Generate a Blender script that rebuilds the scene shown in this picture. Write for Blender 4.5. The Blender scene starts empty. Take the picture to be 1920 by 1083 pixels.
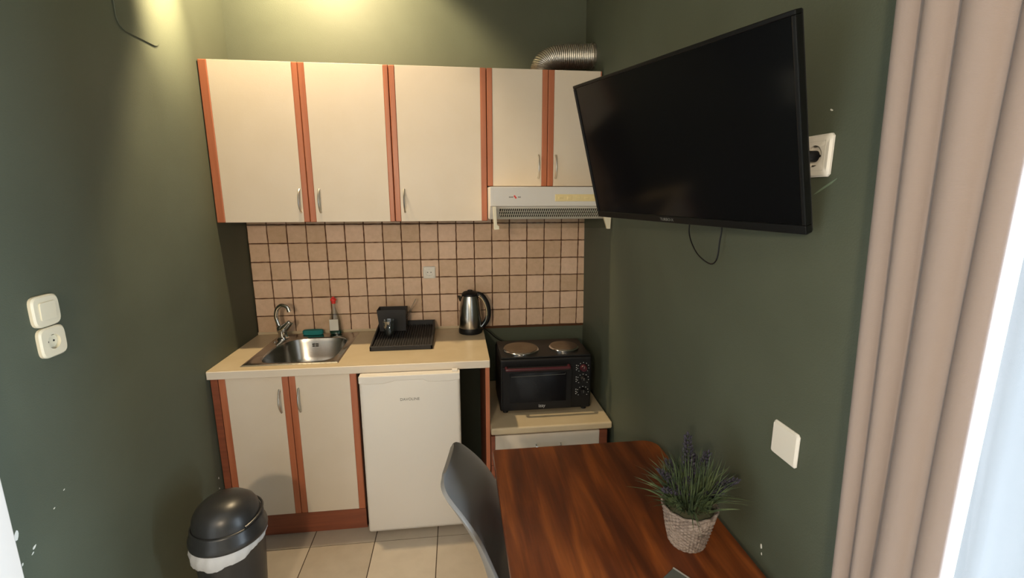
import bpy, bmesh, math, random
from mathutils import Vector, Matrix
R = math.radians; PI = math.pi
random.seed(7)
scene = bpy.context.scene
col = scene.collection

# ------------------------------------------------------------------ camera
cd = bpy.data.cameras.new('camera'); cam = bpy.data.objects.new('camera', cd); col.objects.link(cam)
cd.sensor_fit = 'HORIZONTAL'; cd.sensor_width = 36; cd.lens = 869.16 / 1920 * 36; cd.clip_start = .05
cr = Vector((.992909, -.118875, -.000739)); cu = Vector((.024261, .196543, .980195)); cf = Vector((.116376, .973262, -.198033))
cam.matrix_world = Matrix(((cr.x, cu.x, -cf.x, 1.1277), (cr.y, cu.y, -cf.y, -2.6852), (cr.z, cu.z, -cf.z, 1.6505), (0, 0, 0, 1)))
scene.camera = cam

# ------------------------------------------------------------------ light and exposure
w = bpy.data.worlds.new('daylight'); scene.world = w; w.use_nodes = True
bg = w.node_tree.nodes['Background']; bg.inputs[0].default_value = (.78, .9, 1, 1); bg.inputs[1].default_value = .6
vs = scene.view_settings
vs.view_transform = 'Standard'; vs.look = 'None'; vs.gamma = 1; vs.use_curve_mapping = False; vs.exposure = 0.0

def lamp(name, typ, loc, energy, color, size=.05, rot=(0, 0, 0), **kw):
    l = bpy.data.lights.new(name, typ); l.energy = energy; l.color = color
    if typ == 'AREA': l.shape = 'RECTANGLE'; l.size = kw['sx']; l.size_y = kw['sy']
    else: l.shadow_soft_size = size
    if typ == 'SPOT': l.spot_size = kw['cone']; l.spot_blend = kw['blend']
    o = bpy.data.objects.new(name, l); col.objects.link(o); o.location = loc; o.rotation_euler = rot
    return o
WARM = (1, .76, .45)
aim = lambda d: Vector(d).to_track_quat('-Z', 'Y').to_euler()
spot = lamp('wall_lamp_light', 'SPOT', (.48, -.44, 2.86), 118, WARM, .03, aim((-.12, .60, -.70)), cone=R(136), blend=.25)
spot2 = lamp('added_side_spot', 'SPOT', (.30, -.62, 2.86), 250, WARM, .02, aim((-.30, .06, -.38)), cone=R(42), blend=1)  # second beam, added to make the hotspot on the left wall
room = lamp('room_lamp_light', 'POINT', (.45, -3.7, 1.95), 100, (1, .79, .56), .09)  # unseen room lamp, set well below the ceiling to brighten the lower fronts
day = lamp('window_daylight', 'AREA', (2.75, -2.50, 1.0), 300, (.72, .86, 1), rot=(0, R(90), 0), sx=1.4, sy=.55)

# ------------------------------------------------------------------ materials
def mat(name, base, rough=.5, metal=0, bump=None, var=None, spec=.5, coat=0, trans=0, alpha=1, extra=None):
    m = bpy.data.materials.new(name); m.use_nodes = True; nt = m.node_tree; n = nt.nodes; L = nt.links
    p = n['Principled BSDF']
    p.inputs['Base Color'].default_value = (*base, 1); p.inputs['Roughness'].default_value = rough
    p.inputs['Metallic'].default_value = metal; p.inputs['Specular IOR Level'].default_value = spec
    p.inputs['Coat Weight'].default_value = coat; p.inputs['Transmission Weight'].default_value = trans
    tc = n.new('ShaderNodeTexCoord')
    if bump:
        sc, st = bump; nz = n.new('ShaderNodeTexNoise'); nz.inputs['Scale'].default_value = sc; nz.inputs['Detail'].default_value = 4
        L.new(tc.outputs['Object'], nz.inputs['Vector'])
        b = n.new('ShaderNodeBump'); b.inputs['Strength'].default_value = st; b.inputs['Distance'].default_value = .002
        L.new(nz.outputs['Fac'], b.inputs['Height']); L.new(b.outputs['Normal'], p.inputs['Normal'])
    if var:   # (scale vector, color b, contrast lo, hi)
        sv, cb, lo, hi = var
        mp = n.new('ShaderNodeMapping'); mp.inputs['Scale'].default_value = sv; L.new(tc.outputs['Object'], mp.inputs['Vector'])
        nz = n.new('ShaderNodeTexNoise'); nz.inputs['Scale'].default_value = 1; nz.inputs['Detail'].default_value = 6; nz.inputs['Distortion'].default_value = .4
        L.new(mp.outputs[0], nz.inputs['Vector'])
        r = n.new('ShaderNodeValToRGB'); r.color_ramp.elements[0].position = lo; r.color_ramp.elements[1].position = hi
        r.color_ramp.elements[0].color = (*base, 1); r.color_ramp.elements[1].color = (*cb, 1)
        L.new(nz.outputs['Fac'], r.inputs[0]); L.new(r.outputs[0], p.inputs['Base Color'])
    if extra: extra(nt, p, tc)
    return m

M = {}
M['green'] = mat('green_paint', (.083, .096, .068), .6, bump=(260, .3), var=((3, 3, 3), (.094, .109, .078), .35, .7), spec=.3)
M['ceiling'] = mat('ceiling_paint', (.5, .49, .45), .8)
M['chip'] = mat('bare_plaster', (.75, .74, .68), .8)
M['smear'] = mat('paint_smear', (.16, .22, .15), .6)
M['pale'] = mat('cream_laminate', (.70, .62, .52), .42, bump=(180, .08), var=((5, 5, 5), (.67, .585, .475), .3, .75))
M['orange'] = mat('orange_wood_edge', (.46, .155, .075), .38, var=((50, 50, 2.5), (.38, .115, .052), .35, .7), bump=(60, .05))
M['darkorange'] = mat('brown_wood_board', (.26, .075, .035), .45, var=((3, 50, 50), (.18, .05, .025), .35, .7))
M['carcass'] = mat('cabinet_board', (.16, .07, .04), .6)
M['worktop'] = mat('cream_worktop', (.57, .47, .32), .35, var=((9, 9, 9), (.52, .42, .275), .3, .7))
M['edging'] = mat('pale_worktop_edging', (.70, .62, .52), .4)
M['steel'] = mat('brushed_steel', (.44, .42, .39), .22, 1, bump=(120, .05))
M['chrome'] = mat('chrome', (.78, .78, .78), .1, 1)
M['satin'] = mat('satin_nickel', (.60, .59, .56), .3, 1)
M['alu'] = mat('aluminium_foil', (.62, .58, .52), .38, 1, bump=(90, .5))
M['white'] = mat('white_enamel', (.74, .70, .645), .35)
M['whitep'] = mat('white_plastic', (.78, .75, .68), .35)
M['cream'] = mat('cream_plastic', (.78, .72, .55), .35)
M['yellow'] = mat('yellowed_plastic', (.80, .66, .34), .4)
M['hood'] = mat('hood_enamel', (.70, .67, .63), .4)
M['black'] = mat('black_plastic', (.007, .007, .008), .42, spec=.3)
M['blackm'] = mat('black_matt_plastic', (.018, .017, .018), .6)
M['hole_shade'] = mat('painted_cavity_shade', (.01, .009, .008), .8)  # near-black colour paints the shade inside holes and behind the grille
M['screen'] = mat('television_screen', (.003, .003, .004), .12, spec=.35)
M['bezel'] = mat('television_bezel', (.005, .005, .005), .3, spec=.3)
M['ovenglass'] = mat('oven_glass', (.004, .004, .005), .15, spec=.3)
M['hotplate'] = mat('cast_iron_plate', (.11, .075, .05), .55, .3, bump=(400, .2))
M['red'] = mat('dark_red_plastic', (.05, .008, .014), .35)
M['redcap'] = mat('red_cap', (.75, .04, .03), .4)
M['teal'] = mat('teal_sponge', (.02, .22, .22), .95, bump=(300, 1))
M['dgreen'] = mat('dark_green_soap', (.01, .09, .06), .3)
M['grey'] = mat('chair_plastic', (.20, .19, .178), .42)
M['bin'] = mat('bin_plastic', (.022, .022, .022), .33, bump=(40, .05))
M['bag'] = mat('bin_bag', (.52, .52, .52), .5, bump=(30, 1.0))
M['soil'] = mat('moss', (.05, .05, .025), .9, bump=(80, 1))
M['leaf'] = mat('lavender_leaf', (.035, .058, .026), .65, var=((30, 30, 30), (.10, .135, .055), .4, .65))
M['flower'] = mat('lavender_flower', (.050, .045, .068), .8, var=((80, 80, 80), (.022, .020, .034), .4, .65))
M['text'] = mat('grey_print', (.22, .21, .19), .5)
M['textw'] = mat('white_print', (.6, .6, .6), .5)
M['textd'] = mat('dim_print', (.12, .12, .11), .5)
M['metaldark'] = mat('black_metal', (.02, .02, .02), .4, .6)
M['legwood'] = mat('beech_leg', (.5, .32, .17), .5, var=((60, 60, 4), (.42, .26, .13), .35, .7))
M['tablet'] = mat('dark_grey_cover', (.10, .11, .10), .35)
M['tabedge'] = mat('silver_edge', (.7, .7, .66), .3, .6)
M['basket'] = mat('whitewashed_wicker', (.31, .25, .215), .8, var=((60, 60, 220), (.10, .070, .055), .45, .70), bump=(200, .6))
M['frame'] = mat('white_frame_paint', (.80, .76, .72), .45)
M['backing'] = mat('white_backing', (.7, .68, .62), .7)

def table_wood(nt, p, tc):
    n, L = nt.nodes, nt.links
    mp = n.new('ShaderNodeMapping'); mp.inputs['Scale'].default_value = (15, 1.3, 15); L.new(tc.outputs['Object'], mp.inputs['Vector'])
    nz = n.new('ShaderNodeTexNoise'); nz.inputs['Scale'].default_value = 1.3; nz.inputs['Detail'].default_value = 5; nz.inputs['Distortion'].default_value = .6
    L.new(mp.outputs[0], nz.inputs['Vector'])
    r = n.new('ShaderNodeValToRGB'); e = r.color_ramp.elements
    e[0].position = .34; e[0].color = (.100, .024, .009, 1); e[1].position = .68; e[1].color = (.34, .090, .018, 1)
    k = e.new(.5); k.color = (.175, .042, .011, 1)
    L.new(nz.outputs['Fac'], r.inputs[0])
    mp2 = n.new('ShaderNodeMapping'); mp2.inputs['Scale'].default_value = (150, 7, 150); L.new(tc.outputs['Object'], mp2.inputs['Vector'])
    n2 = n.new('ShaderNodeTexNoise'); n2.inputs['Scale'].default_value = 1; n2.inputs['Detail'].default_value = 3; L.new(mp2.outputs[0], n2.inputs['Vector'])
    mx = n.new('ShaderNodeMixRGB'); mx.blend_type = 'MULTIPLY'; mx.inputs[0].default_value = .45
    L.new(r.outputs[0], mx.inputs[1]); L.new(n2.outputs['Fac'], mx.inputs[2])
    L.new(mx.outputs[0], p.inputs['Base Color'])
M['table'] = mat('mahogany_veneer', (.3, .08, .02), .32, extra=table_wood, bump=(120, .04))

def tile_mat(name, pitch, off, c1, c2, rough, axes, bscale, bstr):
    def ex(nt, p, tc):
        n, L = nt.nodes, nt.links
        sx = n.new('ShaderNodeVectorMath'); sx.operation = 'SUBTRACT'; sx.inputs[1].default_value = off; L.new(tc.outputs['Object'], sx.inputs[0])
        dv = n.new('ShaderNodeVectorMath'); dv.operation = 'MULTIPLY'; dv.inputs[1].default_value = tuple((1 / pitch if a else 0) for a in axes); L.new(sx.outputs[0], dv.inputs[0])
        fl = n.new('ShaderNodeVectorMath'); fl.operation = 'FLOOR'; L.new(dv.outputs[0], fl.inputs[0])
        wn = n.new('ShaderNodeTexWhiteNoise'); L.new(fl.outputs[0], wn.inputs['Vector'])
        nz = n.new('ShaderNodeTexNoise'); nz.inputs['Scale'].default_value = bscale; nz.inputs['Detail'].default_value = 5; L.new(tc.outputs['Object'], nz.inputs['Vector'])
        ad = n.new('ShaderNodeMath'); ad.operation = 'MULTIPLY_ADD'; ad.inputs[1].default_value = .55; L.new(wn.outputs['Value'], ad.inputs[0])
        ml = n.new('ShaderNodeMath'); ml.operation = 'MULTIPLY'; ml.inputs[1].default_value = .6; L.new(nz.outputs['Fac'], ml.inputs[0]); L.new(ml.outputs[0], ad.inputs[2])
        r = n.new('ShaderNodeValToRGB'); e = r.color_ramp.elements; e[0].position = .2; e[0].color = (*c1, 1); e[1].position = .9; e[1].color = (*c2, 1)
        L.new(ad.outputs[0], r.inputs[0]); L.new(r.outputs[0], p.inputs['Base Color'])
    return mat(name, c1, rough, bump=(bscale * 3, bstr), extra=ex)
TP = .1022; ZT = 1.4945
M['tile'] = tile_mat('terracotta_wall_tile', TP, (0, 0, ZT - 20 * TP), (.55, .37, .23), (.77, .55, .40), .55, (1, 0, 1), 45, .35)
M['grout'] = mat('brown_grout', (.085, .030, .010), .9)
M['floortile'] = tile_mat('beige_floor_tile', .302, (.396 - 3.02, -.6525 - 6.04, 0), (.40, .34, .27), (.54, .47, .385), .32, (1, 1, 0), 14, .05)
M['fgrout'] = mat('dark_floor_grout', (.055, .035, .02), .9)

def cloth(nt, p, tc):
    n, L = nt.nodes, nt.links
    wv = n.new('ShaderNodeTexWave'); wv.bands_direction = 'Z'; wv.inputs['Scale'].default_value = 260; wv.inputs['Distortion'].default_value = 3; L.new(tc.outputs['Object'], wv.inputs['Vector'])
    b = n.new('ShaderNodeBump'); b.inputs['Strength'].default_value = .15; b.inputs['Distance'].default_value = .001
    L.new(wv.outputs['Fac'], b.inputs['Height']); L.new(b.outputs['Normal'], p.inputs['Normal'])
M['drape'] = mat('beige_curtain_cloth', (.33, .27, .25), .85, extra=cloth)

def sheer():
    m = bpy.data.materials.new('sheer_voile'); m.use_nodes = True; nt = m.node_tree; n = nt.nodes; L = nt.links; n.clear()
    o = n.new('ShaderNodeOutputMaterial'); a = n.new('ShaderNodeBsdfTranslucent'); a.inputs[0].default_value = (.12, .12, .12, 1)
    d = n.new('ShaderNodeBsdfDiffuse'); d.inputs[0].default_value = (.6, .6, .6, 1); t = n.new('ShaderNodeBsdfTransparent')
    m1 = n.new('ShaderNodeMixShader'); m1.inputs[0].default_value = .4; L.new(a.outputs[0], m1.inputs[1]); L.new(d.outputs[0], m1.inputs[2])
    m2 = n.new('ShaderNodeMixShader'); m2.inputs[0].default_value = .86; L.new(m1.outputs[0], m2.inputs[1]); L.new(t.outputs[0], m2.inputs[2])
    L.new(m2.outputs[0], o.inputs[0]); return m
M['sheer'] = sheer()
def thin_glass(name, tint, gloss, rough=.03):
    m = bpy.data.materials.new(name); m.use_nodes = True; nt = m.node_tree; n = nt.nodes; L = nt.links; n.clear()
    o = n.new('ShaderNodeOutputMaterial'); t = n.new('ShaderNodeBsdfTransparent'); t.inputs[0].default_value = (*tint, 1)
    g = n.new('ShaderNodeBsdfGlossy'); g.inputs['Roughness'].default_value = rough
    mx = n.new('ShaderNodeMixShader'); mx.inputs[0].default_value = gloss; L.new(t.outputs[0], mx.inputs[1]); L.new(g.outputs[0], mx.inputs[2])
    L.new(mx.outputs[0], o.inputs[0]); return m
M['pane'] = thin_glass('window_glass', (.97, .98, .98), .05)
M['visor'] = thin_glass('clear_visor', (.90, .90, .88), .012, .2)
M['tumbler'] = thin_glass('drinking_glass', (.80, .84, .86), .22, .05)
M['bottle'] = thin_glass('clear_bottle', (.80, .82, .80), .12, .1)

# ------------------------------------------------------------------ mesh helpers
def nb(): return bmesh.new()
def box(bm, x0, x1, y0, y1, z0, z1):
    v = [bm.verts.new(p) for p in ((x0, y0, z0), (x1, y0, z0), (x1, y1, z0), (x0, y1, z0), (x0, y0, z1), (x1, y0, z1), (x1, y1, z1), (x0, y1, z1))]
    for f in ((0, 3, 2, 1), (4, 5, 6, 7), (0, 1, 5, 4), (1, 2, 6, 5), (2, 3, 7, 6), (3, 0, 4, 7)): bm.faces.new([v[i] for i in f])
    return v
def B(*a):
    bm = nb(); box(bm, *a); return bm
def loft(bm, rings, closed=True, cap0=False, cap1=False):
    vr = [[bm.verts.new(p) for p in r] for r in rings]; n = len(rings[0])
    for a, b in zip(vr, vr[1:]):
        for i in range(n if closed else n - 1):
            j = (i + 1) % n; bm.faces.new((a[i], a[j], b[j], b[i]))
    if cap0: bm.faces.new(vr[0][::-1])
    if cap1: bm.faces.new(vr[-1])
    return vr
def lathe(bm, prof, c=(0, 0, 0), n=48, cap0=True, cap1=True, wob=None):
    rings = []
    for k, (r, z) in enumerate(prof):
        rings.append([(c[0] + (r + (wob(k, i) if wob else 0)) * math.cos(2 * PI * i / n), c[1] + (r + (wob(k, i) if wob else 0)) * math.sin(2 * PI * i / n), c[2] + z) for i in range(n)])
    return loft(bm, rings, True, cap0, cap1)
def smooth_pts(pts, k=8):
    P = [Vector(p) for p in pts]; P = [2 * P[0] - P[1]] + P + [2 * P[-1] - P[-2]]; out = []
    for i in range(1, len(P) - 2):
        a, b, c, d = P[i - 1:i + 3]
        for s in range(k):
            t = s / k; out.append(.5 * ((2 * b) + (c - a) * t + (2 * a - 5 * b + 4 * c - d) * t * t + (3 * b - a - 3 * c + d) * t ** 3))
    out.append(P[-2]); return out
def tube(bm, pts, r, n=10, cap=True, flat=1):
    pts = [Vector(p) for p in pts]; rr = r if hasattr(r, '__len__') else [r] * len(pts)
    t = (pts[1] - pts[0]).normalized(); up = Vector((0, 0, 1)) if abs(t.z) < .9 else Vector((0, 1, 0))
    u = t.cross(up).normalized(); rings = []
    for i, p in enumerate(pts):
        a = pts[max(0, i - 1)]; b = pts[min(len(pts) - 1, i + 1)]; t = (b - a).normalized()
        u = (u - t * u.dot(t)).normalized(); v = t.cross(u)
        rings.append([p + rr[i] * (u * math.cos(2 * PI * k / n) + flat * v * math.sin(2 * PI * k / n)) for k in range(n)])
    loft(bm, rings, True, cap, cap)
def rrect(w, h, r, n=6, cx=0, cy=0):
    out = []
    for (sx, sy, a0) in ((1, 1, 0), (-1, 1, 90), (-1, -1, 180), (1, -1, 270)):
        for i in range(n + 1):
            a = R(a0 + 90 * i / n); out.append((cx + sx * (w / 2 - r) + r * math.cos(a), cy + sy * (h / 2 - r) + r * math.sin(a)))
    return out
def prism(bm, pts2, f0, f1):   # f0/f1 map a 2D point to 3D
    loft(bm, [[f0(p) for p in pts2], [f1(p) for p in pts2]], True, True, True)

def root_of(o):
    while o.parent: o = o.parent
    return o
def obj(name, bm, m, parent=None, bev=0, smooth=False, local=False, seg=2):
    bmesh.ops.recalc_face_normals(bm, faces=bm.faces)
    if parent and not local:
        d = Vector(root_of(parent).location)
        for v in bm.verts: v.co -= d
    me = bpy.data.meshes.new(name); bm.to_mesh(me); bm.free()
    for mm in (m if isinstance(m, (list, tuple)) else [m]): me.materials.append(M[mm])
    o = bpy.data.objects.new(name, me); col.objects.link(o)
    if parent: o.parent = parent
    if bev:
        b = o.modifiers.new('bevel', 'BEVEL'); b.width = bev; b.segments = seg; b.limit_method = 'ANGLE'; b.angle_limit = R(40)
    if smooth:
        for p in me.polygons: p.use_smooth = True
        try:
            e = o.modifiers.new('edge', 'EDGE_SPLIT'); e.split_angle = R(38)
        except Exception: pass
    return o
def thing(name, label, cat, loc, rot=(0, 0, 0), group=None):
    o = bpy.data.objects.new(name, None); col.objects.link(o); o.location = loc; o.rotation_euler = rot
    o.empty_display_size = .05; o['label'] = label; o['category'] = cat
    if group: o['group'] = group
    return o
def struct(name, bm, m, parent=None, **k):
    o = obj(name, bm, m, parent, **k)
    if not parent: o['kind'] = 'structure'
    return o
def text(name, s, size, m, parent, mtx, ext=.0006):
    c = bpy.data.curves.new(name, 'FONT'); c.body = s; c.size = size; c.extrude = ext; c.align_x = 'CENTER'; c.align_y = 'CENTER'
    t = bpy.data.objects.new(name, c); col.objects.link(t); bpy.context.view_layer.update()
    me = bpy.data.meshes.new_from_object(t); bpy.data.objects.remove(t)
    me.transform(mtx)
    if parent is not None and not mtx_local: me.transform(Matrix.Translation(-Vector(root_of(parent).location)))
    me.materials.clear(); me.materials.append(M[m]); o = bpy.data.objects.new(name, me); col.objects.link(o); o.parent = parent
    return o
mtx_local = False
FACE_Y = Matrix.Rotation(R(90), 4, 'X')          # text facing -Y
def xw(z): return 1.879 - .018 * (z - 1.3)       # the right wall is a little out of plumb

# ------------------------------------------------------------------ the room
CZ = 3.0
bm = nb(); box(bm, -.12, 2.1, 0, .12, -.05, CZ); struct('wall_back', bm, 'green')
bm = nb(); box(bm, -.12, 0, -1.53, 0, -.05, CZ); box(bm, -.12, 0, -2.62, -1.53, 2.12, CZ); box(bm, -.12, 0, -4.5, -2.62, -.05, CZ)
wl = struct('wall_left', bm, ['green', 'chip'])
def lean(x0, x1, y0, y1, z0, z1, bm):
    for v in box(bm, x0, x1, y0, y1, z0, z1):
        if abs(v.co.x - x0) < 1e-6: v.co.x = xw(v.co.z)
bm = nb(); lean(1.8, 2.1, -2.00, 0, -.05, CZ, bm); lean(1.8, 2.1, -3.55, -2.00, 2.3, CZ, bm); lean(1.8, 2.1, -4.5, -3.55, -.05, CZ, bm)
struct('wall_right', bm, 'green')
struct('wall_front', B(-.12, 2.1, -4.62, -4.5, -.05, CZ), 'ceiling')
struct('ceiling', B(-.12, 2.1, -4.62, .12, CZ, CZ + .1), 'ceiling')
# floor: grout bed with bevelled tiles
bm = nb(); box(bm, -.12, 2.1, -4.62, .12, -.06, -.0025)
g = .0022; P = .302
i0 = -2
for i in range(-2, 7):
    for j in range(-3, 14):
        x0 = max(.396 + i * P, -.1) + g; x1 = min(.396 + (i + 1) * P, 2.0) - g
        y1 = min(-.6525 - j * P, .1) - g; y0 = max(-.6525 - (j + 1) * P, -4.6) + g
        if x1 > x0 and y1 > y0:
            n0 = len(bm.faces); box(bm, x0, x1, y0, y1, -.02, 0)
            bm.faces.ensure_lookup_table()
            for f in bm.faces[n0:]: f.material_index = 1
struct('floor', bm, ['fgrout', 'floortile'])
# tiled splashback on the back wall
bm = nb(); box(bm, .001, 1.892, -.006, .01, .868, 1.60)
g = .0026
for i in range(19):
    for j in range(-1, 6):
        x0 = i * TP + .002 + g; x1 = min((i + 1) * TP + .002, 1.893) - g; z1 = ZT - j * TP - g; z0 = ZT - (j + 1) * TP + g
        if x1 - x0 < .01: continue
        jt = lambda: random.uniform(-.0009, .0009)
        n = 5; ring = []
        c = [(x0, z0), (x1, z0), (x1, z1), (x0, z1)]
        for k in range(4):
            a, b = c[k], c[(k + 1) % 4]
            for s in range(n):
                t = s / n; ring.append((a[0] + (b[0] - a[0]) * t + jt(), a[1] + (b[1] - a[1]) * t + jt()))
        cx, cz = (x0 + x1) / 2, (z0 + z1) / 2
        inn = [(cx + (p[0] - cx) * .95, cz + (p[1] - cz) * .95) for p in ring]
        n0 = len(bm.faces)
        loft(bm, [[(p[0], -.004, p[1]) for p in ring], [(p[0], -.0105, p[1]) for p in ring], [(p[0], -.0125, p[1]) for p in inn]], True, False, True)
        bm.faces.ensure_lookup_table()
        for f in bm.faces[n0:]: f.material_index = 1
struct('trim_1', bm, ['grout', 'tile'])

# white door and its casing in the left wall
bm = nb(); box(bm, -.12, .014, -1.60, -1.531, 0, 2.12); box(bm, -.12, .014, -2.62, -2.55, 0, 2.12); box(bm, -.12, .014, -2.55, -1.60, 2.05, 2.12)
struct('trim_2', bm, 'frame', bev=.003)
d1 = struct('door_1', B(-.06, -.02, -2.545, -1.605, .005, 2.045), 'frame')
bm = nb(); tube(bm, [(-.02, -2.47, 1.02), (.03, -2.47, 1.02), (.035, -2.46, 1.02), (.035, -2.36, 1.02)], .009); obj('door_handle', bm, 'satin', d1, smooth=True)

# glazed balcony door in the right wall
bm = nb()
box(bm, 1.92, 1.98, -2.04, -2.001, 0, 2.3); box(bm, 1.92, 1.98, -3.55, -3.49, 0, 2.3); box(bm, 1.92, 1.98, -3.49, -2.04, 2.24, 2.3); box(bm, 1.92, 1.98, -3.49, -2.04, 0, .07); box(bm, 1.93, 1.97, -2.88, -2.82, .07, 2.24)
w1 = struct('window_1', bm, 'frame', bev=.003)
bm = nb(); box(bm, 1.948, 1.952, -2.82, -2.04, .07, 2.24); box(bm, 1.948, 1.952, -3.49, -2.88, .07, 2.24); obj('pane', bm, 'pane', w1)

# paint chips and scuffs
def chip(bm, side, y, z, s, ang, asp=2.2, mi=0):
    ring = []
    for k in range(9):
        a = 2 * PI * k / 9; rr = s * random.uniform(.7, 1.1); u = rr * asp * math.cos(a); v = rr * math.sin(a)
        yy = y + u * math.cos(ang) - v * math.sin(ang); zz = z + u * math.sin(ang) + v * math.cos(ang)
        ring.append((yy, zz))
    f = (lambda p, d: (d, p[0], p[1])) if side == 'l' else (lambda p, d: (xw(p[1]) - d, p[0], p[1]))
    prism(bm, ring, lambda p: f(p, -.0005), lambda p: f(p, .0008))
bm = nb()
for y, z, s, a in ((-1.476, .741, .0035, .6), (-1.484, .728, .002, .6), (-1.513, .806, .007, 1.4), (-1.515, .722, .002, 1.2), (-1.40, .80, .0016, .4), (-1.36, .83, .0016, .5), (-.592, .36, .003, 1.5), (-.597, .31, .002, 1.5)):
    chip(bm, 'l', y, z, s, a)
struct('trim_3', bm, 'chip')
bm = nb()
for y, z, s, a in ((-1.729, .764, .0035, 1.5), (-1.733, .745, .002, 1.5), (-1.80, 1.815, .0018, .5)): chip(bm, 'r', y, z, s, a)
struct('trim_4', bm, 'chip')
bm = nb(); chip(bm, 'r', -1.806, 1.667, .0024, -.50, 14); struct('trim_5', bm, 'smear')

# ------------------------------------------------------------------ wall cabinets
YC = -.318
def bow_handle(x, y, z0, z1, parent, r=.0038, out=.026):
    bm = nb(); pts = []
    for k in range(13):
        t = k / 12; pts.append((x, y - .002 - out * math.sin(PI * t) ** .75, z0 + (z1 - z0) * t))
    rr = [.0055 if k in (0, 12) else r for k in range(13)]
    tube(bm, [(x, y + .004, z0)] + pts + [(x, y + .004, z1)], [.006] + rr + [.006], 8)
    return obj('handle', bm, 'satin', parent, smooth=True)
def door(parent, x0, x1, z0, z1, yf, sl, sr, hx, hz, th=.018):
    g = .0008
    x0 += g; x1 -= g
    d = obj('door', B(x0 + sl, x1 - sr, yf, yf + th, z0, z1), 'pale', parent, bev=.0012)
    for a, b in ((x0, x0 + sl), (x1 - sr, x1)):
        if b - a > .002: obj('edge_strip', B(a, b, yf - .0012, yf + th, z0, z1), 'orange', d, bev=.003)
    if hx: bow_handle(hx, yf, hz[0], hz[1], d)
    return d
def wall_cab(label, x0, x1, z0, z1, doors):
    t = thing('wall_cabinet', label, 'cabinet', ((x0 + x1) / 2, -.15, z0), group='wall cabinets')
    bm = nb(); yb = YC + .0195
    box(bm, x0, x0 + .016, yb, -.001, z0, z1); box(bm, x1 - .016, x1, yb, -.001, z0, z1)
    box(bm, x0 + .016, x1 - .016, yb, -.001, z0, z0 + .016); box(bm, x0 + .016, x1 - .016, yb, -.001, z1 - .016, z1); box(bm, x0 + .016, x1 - .016, -.006, -.001, z0 + .016, z1 - .016)
    obj('body', bm, 'carcass', t)
    for d in doors: door(t, *d)
    return t
ZB, ZTOP = 1.524, 2.245; HZ = (1.571, 1.678)
wall_cab('double-door cream wall cabinet with orange wooden edges, leftmost over the sink', .002, .830, ZB, ZTOP,
         [(.003, .426, ZB, ZTOP, YC, .037, .026, .388, HZ), (.427, .830, ZB, ZTOP, YC, .028, .023, .479, HZ)])
wall_cab('single-door cream wall cabinet between the double cabinet and the cooker hood cabinet', .8315, 1.2865, ZB, ZTOP,
         [(.8315, 1.2865, ZB, ZTOP, YC, .027, .028, .879, HZ)])
wall_cab('shorter cream wall cabinet directly above the cooker hood, partly behind the television', 1.288, 1.857, 1.694, ZTOP,
         [(1.288, 1.589, 1.696, ZTOP, YC, .027, .028, 1.544, (1.736, 1.845)), (1.5895, 1.857, 1.696, ZTOP, YC, .030, .006, 1.632, (1.736, 1.845))])

# aluminium duct on top of the cabinet
t = thing('exhaust_duct', 'ribbed silver aluminium extractor duct bending from cabinet top into the right wall', 'duct', (1.597, -.15, ZTOP))
pts = smooth_pts([(1.582, -.15, 2.2455), (1.583, -.15, 2.27), (1.600, -.15, 2.312), (1.650, -.15, 2.342), (1.72, -.15, 2.352), (1.79, -.15, 2.355), (1.856, -.15, 2.358)], 14)
bm = nb(); tube(bm, pts, [.0590 + (.0012 if k % 2 else -.0010) for k in range(len(pts))], 40)
obj('flexible_hose', bm, 'alu', t, smooth=False)
bm = nb(); tube(bm, [(1.846, -.15, 2.3575), (1.8588, -.15, 2.358)], .0625, 40); obj('collar', bm, 'alu', t)

# ------------------------------------------------------------------ cooker hood
HX0, HX1, HY = 1.289, 1.868, -.478
hd = thing('cooker_hood', 'white slim cooker hood with slatted grille mounted under the short wall cabinet', 'cooker hood', (1.58, -.2, 1.535))
prof = [(-.001 - .013, 1.690), (HY, 1.690), (HY, 1.600), (HY + .012, 1.597), (-.415, 1.536), (-.014, 1.536)]
bm = nb(); prism(bm, prof, lambda p: (HX0, p[0], p[1]), lambda p: (HX1, p[0], p[1])); hb = obj('body', bm, 'hood', hd, bev=.003)
# grille on the sloped face
a = Vector((0, HY + .014, 1.594)); b_ = Vector((0, -.4165, 1.5395)); nrm = Vector((0, -(1.594 - 1.5395), -(.4165 - .464) * -1)).normalized()
nrm = Vector((0, -(a.z - b_.z), -(b_.y - a.y))).normalized()
def sl(x, t, d): q = a + (b_ - a) * t + nrm * d; return (x, q.y, q.z)
bm = nb(); loft(bm, [[sl(1.335, .06, .0006), sl(1.845, .06, .0006), sl(1.845, .86, .0006), sl(1.335, .86, .0006)], [sl(1.335, .06, .0012), sl(1.845, .06, .0012), sl(1.845, .86, .0012), sl(1.335, .86, .0012)]], True, True, True)
gr = obj('grille', bm, 'hole_shade', hd)  # dark plate painting the shade behind the slats
bm = nb(); n = 50
for k in range(n):
    x = 1.337 + k * (1.843 - 1.337 - .010) / (n - 1)
    c = [(x + .007, .05), (x + .0106, .05), (x + .0030, .87), (x - .0006, .87)]
    loft(bm, [[sl(u, v, .001) for u, v in c], [sl(u, v, .0032) for u, v in c]], True, True, True)
for v in (.05, .33, .60, .87):
    e_ = .02 if v in (.05, .87) else .009; c = [(1.335, v - e_), (1.847, v - e_), (1.847, v + e_), (1.335, v + e_)]
    loft(bm, [[sl(u, q, .001) for u, q in c], [sl(u, q, .003) for u, q in c]], True, True, True)
obj('slats', bm, 'whitep', gr)
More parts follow.
